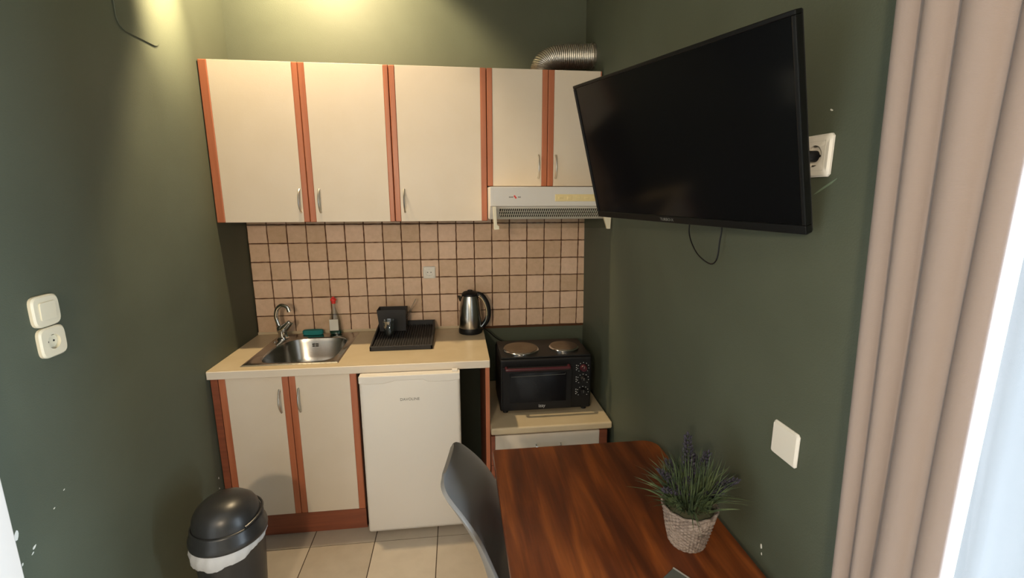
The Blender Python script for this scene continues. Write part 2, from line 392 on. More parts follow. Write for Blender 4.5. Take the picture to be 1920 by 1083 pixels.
# glass visor with yellowed end clips
obj('visor', B(1.312, 1.852, -.503, -.500, 1.497, 1.590), 'visor', hd)
bm = nb(); prism(bm, [(1.299, 1.598), (1.314, 1.598), (1.318, 1.515), (1.328, 1.508), (1.328, 1.494), (1.305, 1.492)], lambda p: (p[0], -.508, p[1]), lambda p: (p[0], -.488, p[1]))
obj('visor_clip', bm, 'cream', hd, bev=.001)
bm = nb(); prism(bm, [(1.868, 1.560), (1.866, 1.492), (1.851, 1.492), (1.842, 1.520), (1.832, 1.548), (1.834, 1.560)], lambda p: (p[0], -.508, p[1]), lambda p: (p[0], -.488, p[1]))
obj('visor_clip', bm, 'cream', hd, bev=.001)
cp = obj('control_strip', B(1.598, 1.800, HY - .003, HY + .001, 1.622, 1.655), 'yellow', hd, bev=.003)
for k in range(5):
    x = 1.615 + k * .042; obj('button', B(x, x + .022, HY - .007, HY - .003, 1.632, 1.645), 'yellow', cp, bev=.002)
lg = obj('logo', B(1.421, 1.4225, HY - .0012, HY, 1.6385, 1.640), 'text', hd)
bm = nb(); prism(bm, [(1.399, 1.648), (1.405, 1.651), (1.415, 1.638), (1.409, 1.634)], lambda p: (p[0], HY - .0012, p[1]), lambda p: (p[0], HY + .0005, p[1]))
obj('logo_mark', bm, 'redcap', hd)
bpy.data.objects.remove(lg)
for x0_, k_ in ((1.378, 3), (1.421, 2)):
    bm = nb(); box(bm, x0_, x0_ + .0075 * k_ - .003, HY - .0011, HY + .0005, 1.6405, 1.6425)
    for q_ in range(k_): box(bm, x0_ + .0075 * q_, x0_ + .0075 * q_ + .0042, HY - .0012, HY + .0005, 1.639, 1.645)
    obj('logo_letters', bm, 'text', hd)

# ------------------------------------------------------------------ base units
YD = -.56; WZ = .878
t = thing('base_cabinet', 'cream two-door base cabinet with orange-brown edges under the sink', 'cabinet', (.33, -.3, 0))
bm = nb()
box(bm, .007, .023, YD + .02, -.001, .0, .838); box(bm, .63, .646, YD + .02, -.001, 0, .838); box(bm, .023, .63, YD + .02, -.001, .11, .126); box(bm, .023, .63, -.008, -.001, .126, .838); box(bm, .023, .63, YD + .02, YD + .036, .82, .838)
obj('body', bm, 'carcass', t)
obj('plinth', B(.012, .646, YD + .016, YD + .034, 0, .109), 'darkorange', t)
obj('corner_filler', B(.004, .0345, YD, YD + .018, .0, .838), 'darkorange', t, bev=.001)
door(t, .036, .340, .121, .833, YD, .030, .028, .297, (.657, .768)); door(t, .3405, .646, .121, .833, YD, .029, .031, .382, (.657, .770))
obj('bottom_rail', B(.036, .646, YD + .002, YD + .018, .020, .119), 'darkorange', t)

t = thing('end_panel', 'tall orange-brown end panel supporting the worktop beside the fridge gap', 'panel', (1.262, -.3, 0))
obj('board', B(1.252, 1.271, YD + .003, -.001, 0, .839), 'darkorange', t); obj('front_edging', B(1.2515, 1.2715, YD, YD + .003, 0, .839), 'orange', t)

# worktop with the cut-out for the sink
bm = nb(); X0, X1, Y0, Y1 = .15, .535, -.51, -.07
YW = -.578
box(bm, .001, X0, YW, -.001, .8395, WZ); box(bm, X1, 1.272, YW, -.001, .8395, WZ); box(bm, X0, X1, YW, Y0, .8395, WZ); box(bm, X0, X1, Y1, -.001, .8395, WZ)
bmesh.ops.remove_doubles(bm, verts=bm.verts, dist=1e-5)
seen = {}
for f in list(bm.faces):
    k = tuple(round(c, 4) for c in f.calc_center_median())
    if k in seen: bm.faces.remove(f); 
    else: seen[k] = f
wt = obj('worktop', bm, 'worktop')
wt['label'] = 'cream laminate worktop over the sink cabinet and fridge'; wt['category'] = 'worktop'
bm = nb(); box(bm, .002, 1.2722, YW - .007, YW - .0002, .8405, WZ - .0003); obj('front_edging', bm, 'edging', wt, bev=.005, seg=4)
bm = nb(); box(bm, .001, 1.272, -.016, -.0127, WZ, .893); obj('upstand', bm, 'worktop', wt, bev=.002)

# sink
sk = thing('sink', 'square stainless steel inset sink in the cream worktop', 'sink', (.342, -.285, WZ))
N = 96; cx, cy = .3425, -.287
def ray_rect(a, hw, hh, ox=cx, oy=cy):
    c, s = math.cos(a), math.sin(a); k = min(hw / abs(c) if abs(c) > 1e-6 else 9, hh / abs(s) if abs(s) > 1e-6 else 9); return (ox + k * c, oy + k * s)
bx, by = .353, -.308
def bowl(a, hw, hh, p, inset=0):
    c, s = math.cos(a), math.sin(a)
    pp = p if not (c < 0 and s > 0) else p * .62     # the corner below the tap is cut rounder
    k = 1 / ((abs(c) / (hw - inset)) ** pp + (abs(s) / (hh - inset)) ** pp) ** (1 / pp); return (bx + k * c, by + k * s)
A = [2 * PI * (i + .5) / N for i in range(N)]
OW, OH = .2185, .2465
def snap(pts, hw, hh):   # nearest to the four corners
    for sx in (-1, 1):
        for sy in (-1, 1):
            c = (cx + sx * hw, cy + sy * hh); i = min(range(N), key=lambda q: (pts[q][0] - c[0]) ** 2 + (pts[q][1] - c[1]) ** 2); pts[i] = c
    return pts
o1 = snap([ray_rect(a_, OW, OH) for a_ in A], OW, OH); o2 = snap([ray_rect(a_, OW - .006, OH - .006) for a_ in A], OW - .006, OH - .006); o3 = snap([ray_rect(a_, OW - .013, OH - .013) for a_ in A], OW - .013, OH - .013)
bm = nb()
loft(bm, [[(x, y, WZ + .0005) for x, y in o1], [(x, y, WZ + .005) for x, y in o2], [(x, y, WZ + .0028) for x, y in o3], [(*bowl(a_, .178, .198, 5), WZ + .0028) for a_ in A], [(*bowl(a_, .178, .198, 5, .006), WZ - .002) for a_ in A]])
obj('rim', bm, 'steel', sk, smooth=True)
bm = nb()
loft(bm, [[(*bowl(a_, .178, .198, 5, .006), WZ - .002) for a_ in A], [(*bowl(a_, .178, .198, 5, .012), WZ - .02) for a_ in A], [(*bowl(a_, .178, .198, 5, .020), WZ - .10) for a_ in A], [(*bowl(a_, .178, .198, 4.5, .032), WZ - .128) for a_ in A], [(*bowl(a_, .178, .198, 4, .06), WZ - .14) for a_ in A], [(*bowl(a_, .178, .198, 3, .14), WZ - .145) for a_ in A]], True, False, True)
obj('basin', bm, 'steel', sk, smooth=True)
bm = nb()
for x in (.325, .343):
    for dz in (0, .010):
        box(bm, x, x + .013, -.1295, -.1265, WZ - .034 - dz, WZ - .028 - dz)
obj('overflow', bm, 'hole_shade', sk)
bm = nb(); lathe(bm, [(.038, WZ - .1445), (.036, WZ - .142), (.015, WZ - .1435)], (bx, by, 0), 32); obj('drain', bm, 'chrome', sk, smooth=True)
bm = nb(); lathe(bm, [(.006, WZ + .003), (.006, WZ + .006), (.003, WZ + .008)], (.150, -.175, 0), 12); obj('plug_cap', bm, 'chrome', sk, smooth=True)

# mixer tap
fx, fy = .172, -.115; fz = WZ + .0032
t = thing('mixer_tap', 'chrome mixer tap with curved swan neck on the back-left corner of the sink', 'tap', (fx, fy, fz))
bm = nb(); lathe(bm, [(.031, fz), (.031, fz + .006), (.024, fz + .012), (.023, fz + .03), (.027, fz + .05), (.028, fz + .066), (.020, fz + .078)], (fx, fy, 0), 32)
obj('body', bm, 'chrome', t, smooth=True)
pts = smooth_pts([(fx - .008, fy + .004, fz + .055), (fx - .022, fy + .008, fz + .09), (fx - .028, fy + .008, fz + .125), (fx - .018, fy + .004, fz + .165), (fx + .010, fy - .004, fz + .188), (fx + .040, fy - .012, fz + .180), (fx + .052, fy - .016, fz + .155)], 8)
bm = nb(); tube(bm, pts, [.0115] * (len(pts) - 6) + [.0125] * 6, 16); obj('spout', bm, 'chrome', t, smooth=True)
bm = nb(); tube(bm, smooth_pts([(fx + .004, fy, fz + .050), (fx + .022, fy - .008, fz + .066), (fx + .042, fy - .014, fz + .088), (fx + .056, fy - .018, fz + .104)], 6), [.024, .026, .028, .029, .029, .028, .028, .027, .026, .025, .024, .023, .022, .021, .020, .020, .019, .016, .010], 18, flat=.75); obj('lever', bm, 'chrome', t, smooth=True)

# sponge
bm = nb(); ring = [(.313 + .056 * math.copysign(abs(math.cos(a_)) ** .7, math.cos(a_)), -.056 + .020 * math.copysign(abs(math.sin(a_)) ** .8, math.sin(a_))) for a_ in [2 * PI * k / 32 for k in range(32)]]
sc_ = lambda s, z: [(.313 + (x - .313) * s, -.056 + (y + .056) * s, z) for x, y in ring]
loft(bm, [sc_(.93, .8835), sc_(1, .888), sc_(1, .903), sc_(.93, .909)], True, True, True)
o = obj('sponge', bm, 'teal', smooth=True); o['label'] = 'teal oval dish sponge lying on the back rim of the sink'; o['category'] = 'sponge'

# soap bottle
sx_, sy_ = .437, -.0615; sz = .8835
t = thing('soap_bottle', 'clear dish soap bottle with red cap standing behind the sink', 'bottle', (sx_, sy_, sz))
def ell(s, z, rx, ry): return [(sx_ + rx * s * math.cos(2 * PI * k / 28), sy_ + ry * s * math.sin(2 * PI * k / 28), sz + z) for k in range(28)]
bm = nb(); loft(bm, [ell(.92, 0, .033, .018), ell(1, .006, .033, .018), ell(1, .02, .033, .018), ell(.92, .075, .033, .018), ell(.78, .11, .030, .018), ell(.5, .135, .028, .020), ell(.32, .155, .028, .026), ell(.30, .178, .028, .026)], True, True, True)
obj('bottle_body', bm, 'bottle', t, smooth=True)
bm = nb(); loft(bm, [ell(.90, .002, .032, .017), ell(.97, .008, .032, .017), ell(.96, .020, .032, .017)], True, True, True); obj('soap', bm, 'dgreen', t, smooth=True)
bm = nb(); box(bm, sx_ - .026, sx_ + .022, sy_ - .0195, sy_ - .0185, sz + .024, sz + .088); obj('paper_label', bm, 'backing', t, bev=.002)
bm = nb(); lathe(bm, [(.011, sz + .176), (.0115, sz + .190), (.017, sz + .193), (.016, sz + .203), (.008, sz + .208), (.006, sz + .214)], (sx_, sy_, 0), 20); obj('cap', bm, 'redcap', t, smooth=True)

# ------------------------------------------------------------------ dish rack
t = thing('dish_rack', 'black plastic dish drying rack on the worktop between sink and kettle', 'dish rack', (.836, -.21, WZ))
RX0, RX1, RY0, RY1 = .679, .992, -.385, -.045
bm = nb()
def wedge(x0, x1, y0, y1, zf, zb, zlo=WZ + .001, zlob=None):
    v = [bm.verts.new(p) for p in ((x0, y0, zlo), (x1, y0, zlo), (x1, y1, zlob or zlo), (x0, y1, zlob or zlo), (x0, y0, zf), (x1, y0, zf), (x1, y1, zb), (x0, y1, zb))]
    for f in ((0, 3, 2, 1), (4, 5, 6, 7), (0, 1, 5, 4), (1, 2, 6, 5), (2, 3, 7, 6), (3, 0, 4, 7)): bm.faces.new([v[i] for i in f])
wedge(RX0, RX1, RY0, RY0 + .010, .902, .903); wedge(RX0, RX0 + .009, RY0, RY1, .902, .945); wedge(RX1 - .009, RX1, RY0, RY1, .902, .945); wedge(RX0, RX1, RY1 - .009, RY1, .944, .945)
wedge(RX0 + .004, RX1 - .004, RY0 + .004, RY1 - .004, .892, .915)
tr = obj('tray', bm, 'blackm', t, bev=.002)
bm = nb()
for k in range(22):
    x = RX0 + .016 + k * .0130
    if x < RX1 - .014: wedge(x, x + .005, RY0 + .014, RY1 - .012, .897, .922)
obj('ribs', bm, 'blackm', tr)
bm = nb()
hx0, hx1, hy0, hy1, hz0, hz1 = .684, .842, -.150, -.060, .912, 1.034
c0 = [(hx0 + .012, hy0), (hx1 - .004, hy0), (hx1 - .004, hy1), (hx0 + .012, hy1)]; c1 = [(hx0, hy0 - .004), (hx1, hy0 - .004), (hx1, hy1), (hx0, hy1)]
ins = lambda c, d: [(c[0][0] + d, c[0][1] + d), (c[1][0] - d, c[1][1] + d), (c[2][0] - d, c[2][1] - d), (c[3][0] + d, c[3][1] - d)]
loft(bm, [[(*p, hz0) for p in c0], [(*p, hz1) for p in c1], [(*p, hz1) for p in ins(c1, .004)], [(*p, hz0 + .01) for p in ins(c0, .004)]], True, True, True)
obj('cutlery_holder', bm, 'blackm', t, bev=.002)

t = thing('drinking_glass', 'small clear drinking glass standing on the black dish rack', 'glass', (.757, -.230, .9215))
bm = nb(); lathe(bm, [(.020, .9215), (.023, .925), (.030, .985), (.033, 1.003), (.0315, 1.003), (.0285, .985), (.0215, .930), (.001, .929)], (.757, -.230, -.006), 32, True, True); obj('glass_body', bm, 'tumbler', t, smooth=True)

def spoon(label, p0, p1, wid, kind):
    t = thing(kind, label, 'cutlery', p0, group='cutlery in the dish rack')
    p0, p1 = Vector(p0), Vector(p1); d = p1 - p0; bm = nb()
    pts = [p0 + d * k / 8 for k in range(9)]
    tube(bm, pts, [.0035, .0035, .0035, .004, .005, wid * .7, wid, wid * .9, .003], 10, flat=.3)
    obj('handle', bm, 'satin', t, smooth=True)
    return t
spoon('steel spoon handle sticking out of the cutlery holder, higher and longer one', (.815, -.10, .935), (.892, -.075, 1.078), .007, 'spoon')
spoon('steel fork handle sticking out of the cutlery holder, lower and shorter one', (.818, -.120, .935), (.882, -.115, 1.045), .006, 'fork')

# ------------------------------------------------------------------ kettle
kx, ky = 1.196, -.105
t = thing('electric_kettle', 'stainless steel electric kettle with black base and handle at worktop end', 'kettle', (kx, ky, WZ))
bm = nb(); lathe(bm, [(.066, WZ + .001), (.068, WZ + .006), (.068, WZ + .016), (.066, WZ + .030), (.063, WZ + .036)], (kx, ky, 0), 56); obj('base', bm, 'black', t, smooth=True)
bm = nb(); lathe(bm, [(.0655, WZ + .034), (.0665, WZ + .045), (.065, WZ + .09), (.060, WZ + .15), (.053, WZ + .195), (.047, WZ + .218), (.040, WZ + .221)], (kx, ky, 0), 56); obj('body', bm, 'steel', t, smooth=True)
bm = nb(); lathe(bm, [(.0475, WZ + .217), (.0465, WZ + .228), (.036, WZ + .238), (.015, WZ + .243), (.013, WZ + .248), (.004, WZ + .249)], (kx, ky, 0), 40); obj('lid', bm, 'black', t, smooth=True)
bm = nb(); prism(bm, [(-.052, -.014), (-.070, -.004), (-.070, .004), (-.052, .014)], lambda p: (kx + p[0] * .85, ky + p[1], WZ + .185), lambda p: (kx + p[0], ky + p[1], WZ + .218)); obj('spout', bm, 'steel', t, smooth=True)
hp = smooth_pts([(kx + .038, ky - .012, WZ + .226), (kx + .066, ky - .014, WZ + .215), (kx + .092, ky - .016, WZ + .175), (kx + .102, ky - .016, WZ + .125), (kx + .094, ky - .016, WZ + .075), (kx + .066, ky - .012, WZ + .036)], 8)
bm = nb(); tube(bm, hp, .0125, 14, flat=1.25); hdl = obj('handle', bm, 'black', t, smooth=True)
bm = nb(); tube(bm, [p + Vector((-.008, -.0145, -.002)) for p in hp[5:-1]], .0058, 8); obj('chrome_strip', bm, 'chrome', hdl, smooth=True)
bm = nb(); tube(bm, smooth_pts([(kx + .062, ky + .01, WZ + .008), (1.275, -.09, WZ + .012), (1.30, -.085, WZ - .005), (1.345, -.08, .83), (1.39, -.07, .80), (1.43, -.06, .77), (1.45, -.05, .70)], 8), .0035, 8); obj('power_cord', bm, 'black', t, smooth=True)

# ------------------------------------------------------------------ fridge
t = thing('mini_fridge', 'small white under-counter fridge between the base cabinet and end panel', 'fridge', (.9, -.33, 0))
FX0, FX1, FY = .669, 1.128, -.63
obj('body', B(FX0 + .004, FX1 - .004, -.572, -.09, .03, .836), 'white', t, bev=.004)
bm = nb(); pr = rrect(FX1 - FX0, .795, .012, 5, (FX0 + FX1) / 2, .03 + .3975)
loft(bm, [[(x, -.576, z) for x, z in pr], [(x, FY + .012, z) for x, z in pr], [(FX0 + .004 + (x - FX0) * (FX1 - FX0 - .008) / (FX1 - FX0), FY + .004, .432 + (z - .4275) * .985) for x, z in pr], [(FX0 + .012 + (x - FX0) * (FX1 - FX0 - .024) / (FX1 - FX0), FY, .43 + (z - .4275) * .965) for x, z in pr]], True, True, True)
dr = obj('door', bm, 'white', t, bev=0, smooth=True)
# moulded cap with scooped grips on both sides
bm = nb()
top = [(FX0, .826)] ; 
pz = lambda x: .816 - .012 * (1 if x < .83 or x > .975 else 0)
prof = [(FX0, .842), (FX0, .808), (.70, .803), (.78, .804), (.815, .812), (.835, .8165), (.96, .8165), (.972, .809), (.985, .8035), (1.08, .803), (FX1, .810), (FX1, .842)]
prism(bm, prof, lambda p: (p[0], FY - .004, p[1]), lambda p: (p[0], -.5885, p[1])); obj('door_cap', bm, 'white', dr, bev=.0035, seg=3)
bm = nb(); box(bm, FX0 + .01, FX1 - .03, -.6, -.573, .8425, .8455); 
bm2 = nb(); box(bm2, 1.092, 1.118, -.612, -.590, .842, .850); obj('hinge_cover', bm2, 'white', t, bev=.002); bm.free()
for x in (.70, 1.09):
    for y in (-.55, -.12): bm = nb(); lathe(bm, [(.018, 0), (.018, .0295)], (x, y, 0), 16); obj('foot', bm, 'black', t)
text('logo', 'DAVOLINE', .0185, 'text', dr, Matrix.Translation((.8945, FY - .0006, .7215)) @ FACE_Y)

# ------------------------------------------------------------------ drawer unit and mini oven
DZ = .533; DY = -.585
t = thing('drawer_unit', 'low cream drawer unit with brown edges standing under the mini oven', 'drawer unit', (1.57, -.3, 0))
bm = nb(); box(bm, 1.277, 1.293, DY + .02, -.001, .0, .496); box(bm, 1.842, 1.858, DY + .02, -.001, 0, .496); box(bm, 1.293, 1.842, -.009, -.001, .05, .496); box(bm, 1.293, 1.842, DY + .02, -.009, .05, .066)
obj('body', bm, 'carcass', t)
bm = nb(); box(bm, 1.273, 1.885, -.606, -.001, .4965, DZ); top = obj('top', bm, 'worktop', t, bev=.009, seg=4)
zs = [(.325, .482), (.168, .322), (.010, .165)]
for z0, z1 in zs:
    d = obj('drawer', B(1.295, 1.826, DY, DY + .018, z0, z1), 'pale', t, bev=.001)
    obj('edge_strip', B(1.2745, 1.2945, DY - .001, DY + .018, z0, z1), 'darkorange', d, bev=.002); obj('edge_strip', B(1.8265, 1.868, DY - .001, DY + .018, z0, z1), 'darkorange', d, bev=.002)
    bm = nb(); tube(bm, [(1.50, DY + .002, z1 - .06), (1.50, DY - .02, z1 - .06), (1.515, DY - .028, z1 - .06), (1.61, DY - .028, z1 - .06), (1.625, DY - .02, z1 - .06), (1.625, DY + .002, z1 - .06)], .004, 8); obj('handle', bm, 'satin', d, smooth=True)

t = thing('mini_oven', 'black mini oven with two hotplates on top standing on the drawer unit', 'oven', (1.57, -.32, DZ))
OX0, OX1, OYF, OYB, OZ0, OZ1 = 1.332, 1.812, -.462, -.175, DZ + .016, .832
bm = nb(); box(bm, OX0, OX1, OYF, OYB, OZ0, OZ1); ob = obj('body', bm, 'black', t, bev=.010, seg=3)
bm = nb(); box(bm, OX0 + .004, OX1 - .004, OYF + .006, OYB, OZ1 + .0005, OZ1 + .009); obj('top_plate', bm, 'black', t, bev=.004)
for x, y, r in ((1.455, -.345, .092), (1.690, -.335, .076)):
    bm = nb(); lathe(bm, [(r + .004, OZ1 + .0095), (r + .004, OZ1 + .016), (r, OZ1 + .020), (r - .004, OZ1 + .021)], (x, y, 0), 56); h = obj('hotplate_ring', bm, 'chrome', t, smooth=True)
    bm = nb(); lathe(bm, [(r - .003, OZ1 + .018), (r - .003, OZ1 + .024), (r - .006, OZ1 + .0255), (.02, OZ1 + .0255), (.018, OZ1 + .0245)], (x, y, 0), 56); obj('hotplate', bm, 'hotplate', h, smooth=True)
GX1 = 1.705
dr = obj('oven_door', B(OX0 + .012, GX1, OYF - .012, OYF - .0005, OZ0 + .008, OZ1 - .04), 'black', t, bev=.003)
obj('door_window', B(OX0 + .048, GX1 - .030, OYF - .0135, OYF - .012, OZ0 + .052, OZ1 - .072), 'ovenglass', dr)
bm = nb()
for z in (.745,): tube(bm, [(OX0 + .055, OYF - .0140, z - .002), (GX1 - .036, OYF - .0140, z + .002), (GX1 - .036, OYF - .0140, z + .010)], .0008, 6)
obj('rack_bar', bm, 'textd', dr)
bm = nb()
for z in ():pass
tube(bm, smooth_pts([(OX0 + .030, OYF - .013, .793), (OX0 + .033, OYF - .032, .790), (OX0 + .06, OYF - .036, .789), (GX1 - .05, OYF - .036, .789), (GX1 - .022, OYF - .032, .790), (GX1 - .02, OYF - .013, .793)], 6), .0085, 12); obj('door_handle', bm, 'red', dr, smooth=True)
for k, z in enumerate((.772, .708, .640)):
    bm = nb(); lathe(bm, [(.019, 0), (.018, .014), (.015, .018)], (0, 0, 0), 28); 
    bmesh.ops.rotate(bm, verts=bm.verts, cent=(0, 0, 0), matrix=Matrix.Rotation(R(90), 3, 'X')); bmesh.ops.translate(bm, verts=bm.verts, vec=(1.767, OYF - .001, z))
    kb = obj('knob', bm, 'red' if k < 1 else 'black', t, smooth=True)
    bm = nb(); box(bm, 1.7655, 1.7685, OYF - .021, OYF - .017, z, z + .015); obj('pointer', bm, 'textd', kb)
    bm = nb()
    for q in range(9):
        a_ = R(-40 + q * 32.5); x = 1.767 + .030 * math.cos(a_) * 1; zz = z + .028 * math.sin(a_)
        box(bm, x - .002, x + .002, OYF - .0008, OYF + .0002, zz - .0015, zz + .0015)
    for q in range(3): box(bm, 1.728, 1.733, OYF - .0008, OYF + .0002, z - .012 + q * .012, z - .008 + q * .012)
    obj('dial_marks', bm, 'textw', kb)
text('logo', 'izzy', .024, 'textw', dr, Matrix.Translation((1.548, OYF - .0128, OZ0 + .029)) @ FACE_Y)
for x in (OX0 + .03, OX1 - .03):
    for y in (OYF + .03, OYB - .03): bm = nb(); lathe(bm, [(.014, DZ + .0005), (.012, OZ0 + .001)], (x, y, 0), 16); obj('foot', bm, 'black', t)

# ------------------------------------------------------------------ sockets and switches (local: plate in XZ, facing -Y)
def plate(bm, wd, dep, r, hole=None, cup=.006, edge=.004):
    n = 48; A = [2 * PI * (k + .5) / n for k in range(n)]
    def sq(a, h, rr):
        p = 26 if rr < .006 else 5; c, s = math.cos(a), math.sin(a); k = h / (abs(c) ** p + abs(s) ** p) ** (1 / p); return (k * c, k * s)
    h = wd / 2
    rings = [[(x, 0, z) for x, z in (sq(a, h, r) for a in A)], [(x, -dep + edge, z) for x, z in (sq(a, h, r) for a in A)], [(x, -dep, z) for x, z in (sq(a, h - edge, r) for a in A)]]
    if hole:
        rings += [[(hole * math.cos(a), -dep, hole * math.sin(a)) for a in A], [(hole * math.cos(a), -dep + cup, hole * math.sin(a)) for a in A]]
    loft(bm, rings, True, True, True)
def socket(label, loc, rz, wd=.084, dep=.012, m='cream', r=.01, hole=.0205, inner=None, holes=True):
    t = thing('wall_socket', label, 'socket', loc, (0, 0, rz))
    bm = nb(); plate(bm, wd, dep, r, hole, dep * .8)
    pl = obj('plate', bm, m, t, smooth=True, local=True)
    if inner:
        bm = nb(); 
        for s in (-1, 1): box(bm, -inner / 2, inner / 2, -dep - .0003, -dep + .0002, s * inner / 2 - .0006, s * inner / 2 + .0006); box(bm, s * inner / 2 - .0006, s * inner / 2 + .0006, -dep - .0003, -dep + .0002, -inner / 2, inner / 2)
        obj('insert_outline', bm, 'yellow' if m == 'cream' else 'backing', t, local=True)
    bm = nb(); yb = -dep * .2
    for s in (-1, 1): 
        ring = [(s * .0095 + .0028 * math.cos(2 * PI * k / 12), .0028 * math.sin(2 * PI * k / 12)) for k in range(12)]
        prism(bm, ring, lambda p: (p[0], yb - .0006, p[1]), lambda p: (p[0], yb + .0004, p[1]))
    obj('contact_holes', bm, 'hole_shade', t, local=True)
    for s in (-1, 1): obj('earth_clip', B(-.0035, .0035, -dep * .85, yb, s * .0195 - .0015, s * .0195 + .0015), 'satin', t, local=True)
    return t
def switch(label, loc, rz, wd=.084, dep=.012, m='cream', r=.01, rock=.05, rdep=.004, margin=None):
    t = thing('light_switch', label, 'switch', loc, (0, 0, rz))
    bm = nb(); plate(bm, wd, dep, r); obj('plate', bm, m, t, smooth=True, local=True)
    bm = nb(); pr = rrect(rock, rock, .005, 4)
    loft(bm, [[(x, -dep + .0002, z) for x, z in pr], [(x, -dep - rdep * (.55 + .9 * (z / rock + .5) * .5), z) for x, z in pr]], True, True, True)
    obj('rocker', bm, m, t, local=True, bev=.0012)
    return t
switch('cream light switch on the left green wall, directly above the matching socket', (0.0005, -1.312, 1.3425), R(90), .086)
socket('cream wall socket on the left green wall, directly below the light switch', (0.0005, -1.309, 1.2545), R(90), .084)
socket('small pale wall socket set in the terracotta tiles between rack and kettle', (.968, -.0126, 1.2165), 0, .070, .009, 'whitep', .004)
zz = 1.0815; t = switch('white square switch on the right green wall above the table plant', (xw(zz) - .0015, -1.7765, zz), R(-90), .084, .006, 'whitep', .004, .076, .0012)
t.rotation_euler.y = 0
zz = 1.7285; t = socket('white wall socket at the right edge of the television with plug inserted', (xw(zz) - .0012, -1.776, zz), R(-90), .084, .008, 'whitep', .004, .0215, .058)
# plug in the socket
px_, py_ = xw(zz) - .0045, -1.776
t = thing('power_plug', 'black power plug pushed into the socket behind the television', 'plug', (px_, py_, zz))
bm = nb(); tube(bm, [(px_ - .0002, py_, zz), (px_ - .012, py_, zz), (px_ - .022, py_, zz), (px_ - .034, py_ + .004, zz)], [.0115, .0112, .0115, .008], 20); obj('plug_body', bm, 'black', t, smooth=True)
bm = nb(); tube(bm, smooth_pts([(px_ - .032, py_ + .003, zz), (px_ - .040, py_ + .025, zz - .004), (px_ - .036, py_ + .06, zz - .03), (px_ - .02, py_ + .11, zz - .09), (px_ - .016, py_ + .18, zz - .10)], 6), .0035, 8); obj('cord', bm, 'black', t, smooth=True)

# painted-over cover plate high on the left wall
bm = nb(); pr = rrect(.24, .34, .045, 8, -.70, 2.3795)
prism(bm, pr, lambda p: (.0003, p[0], p[1]), lambda p: (.0045, p[0], p[1]))
o = obj('cover_plate', bm, 'green', bev=.001); o['label'] = 'green painted rounded cover plate high on the left wall near the lamp glow'; o['category'] = 'cover plate'

# ------------------------------------------------------------------ television
TW, TH = .7026, .4162
yaw, pit, rol = -1.2379, .2901, -.0137
a_ = Vector((math.cos(yaw), math.sin(yaw), 0)); n_ = Vector((math.sin(yaw), -math.cos(yaw), 0)); up = Vector((0, 0, 1))
n2 = math.cos(pit) * n_ - math.sin(pit) * up; up2 = math.cos(pit) * up + math.sin(pit) * n_
a2 = math.cos(rol) * a_ + math.sin(rol) * up2; u3 = -math.sin(rol) * a_ + math.cos(rol) * up2
t = thing('television', 'large black flat television tilted forward on the right green wall', 'television', (1.6645, -1.5066, 1.7744))
t.matrix_world = Matrix(((a2.x, -n2.x, u3.x, 1.6645), (a2.y, -n2.y, u3.y, -1.5066), (a2.z, -n2.z, u3.z, 1.7744), (0, 0, 0, 1)))
# local: X across, -Y towards the viewer, Z up
bm = nb(); bz = .009; W2, H2 = TW / 2, TH / 2
lo = -H2 + .019
for (x0, x1, z0, z1) in ((-W2, W2, H2 - bz, H2), (-W2, W2, -H2, lo), (-W2, -W2 + bz, lo, H2 - bz), (W2 - bz, W2, lo, H2 - bz)): box(bm, x0, x1, 0, .020, z0, z1)
obj('bezel', bm, 'bezel', t, local=True, bev=.002)
obj('screen', B(-W2 + bz - .001, W2 - bz + .001, .0035, .006, lo - .001, H2 - bz + .001), 'screen', t, local=True)
bm = nb(); box(bm, -W2 + .002, W2 - .002, .0065, .024, -H2 + .002, H2 - .002)
loft(bm, [[(-.26, .024, -.15), (.22, .024, -.15), (.22, .024, .12), (-.26, .024, .12)], [(-.22, .044, -.12), (.10, .044, -.12), (.10, .044, .09), (-.22, .044, .09)]], True, True, True)
obj('back_cover', bm, 'blackm', t, local=True)
mtx_local = True
text('logo', 'TURBO-X', .0115, 'textd', t, Matrix.Translation((-.035, -.0004, -H2 + .0095)) @ FACE_Y)
mtx_local = False
bm = nb(); box(bm, -.16, .02, .044, .048, -.06, .06); tube(bm, [(-.07, .047, 0), (-.115, .085, .0), (-.16, .115, .02)], .012, 10); obj('mount_arm', bm, 'metaldark', t, local=True)
# thin hanging cable
xc = lambda z: xw(z) - .02
bm = nb(); cp_ = [(xc(1.6) - .02, -1.285, 1.62), (xc(1.56), -1.292, 1.575), (xc(1.53), -1.297, 1.535), (xc(1.505), -1.319, 1.503), (xc(1.48), -1.360, 1.473), (xc(1.46), -1.415, 1.457), (xc(1.46), -1.447, 1.459), (xc(1.48), -1.466, 1.480), (xc(1.52), -1.472, 1.525), (xc(1.56), -1.477, 1.565), (xc(1.6) - .02, -1.482, 1.60)]
tube(bm, smooth_pts(cp_, 6), .0021, 8); o = obj('cable', bm, 'black', smooth=True); o['label'] = 'thin black cable hanging in a loop below the television'; o['category'] = 'cable'

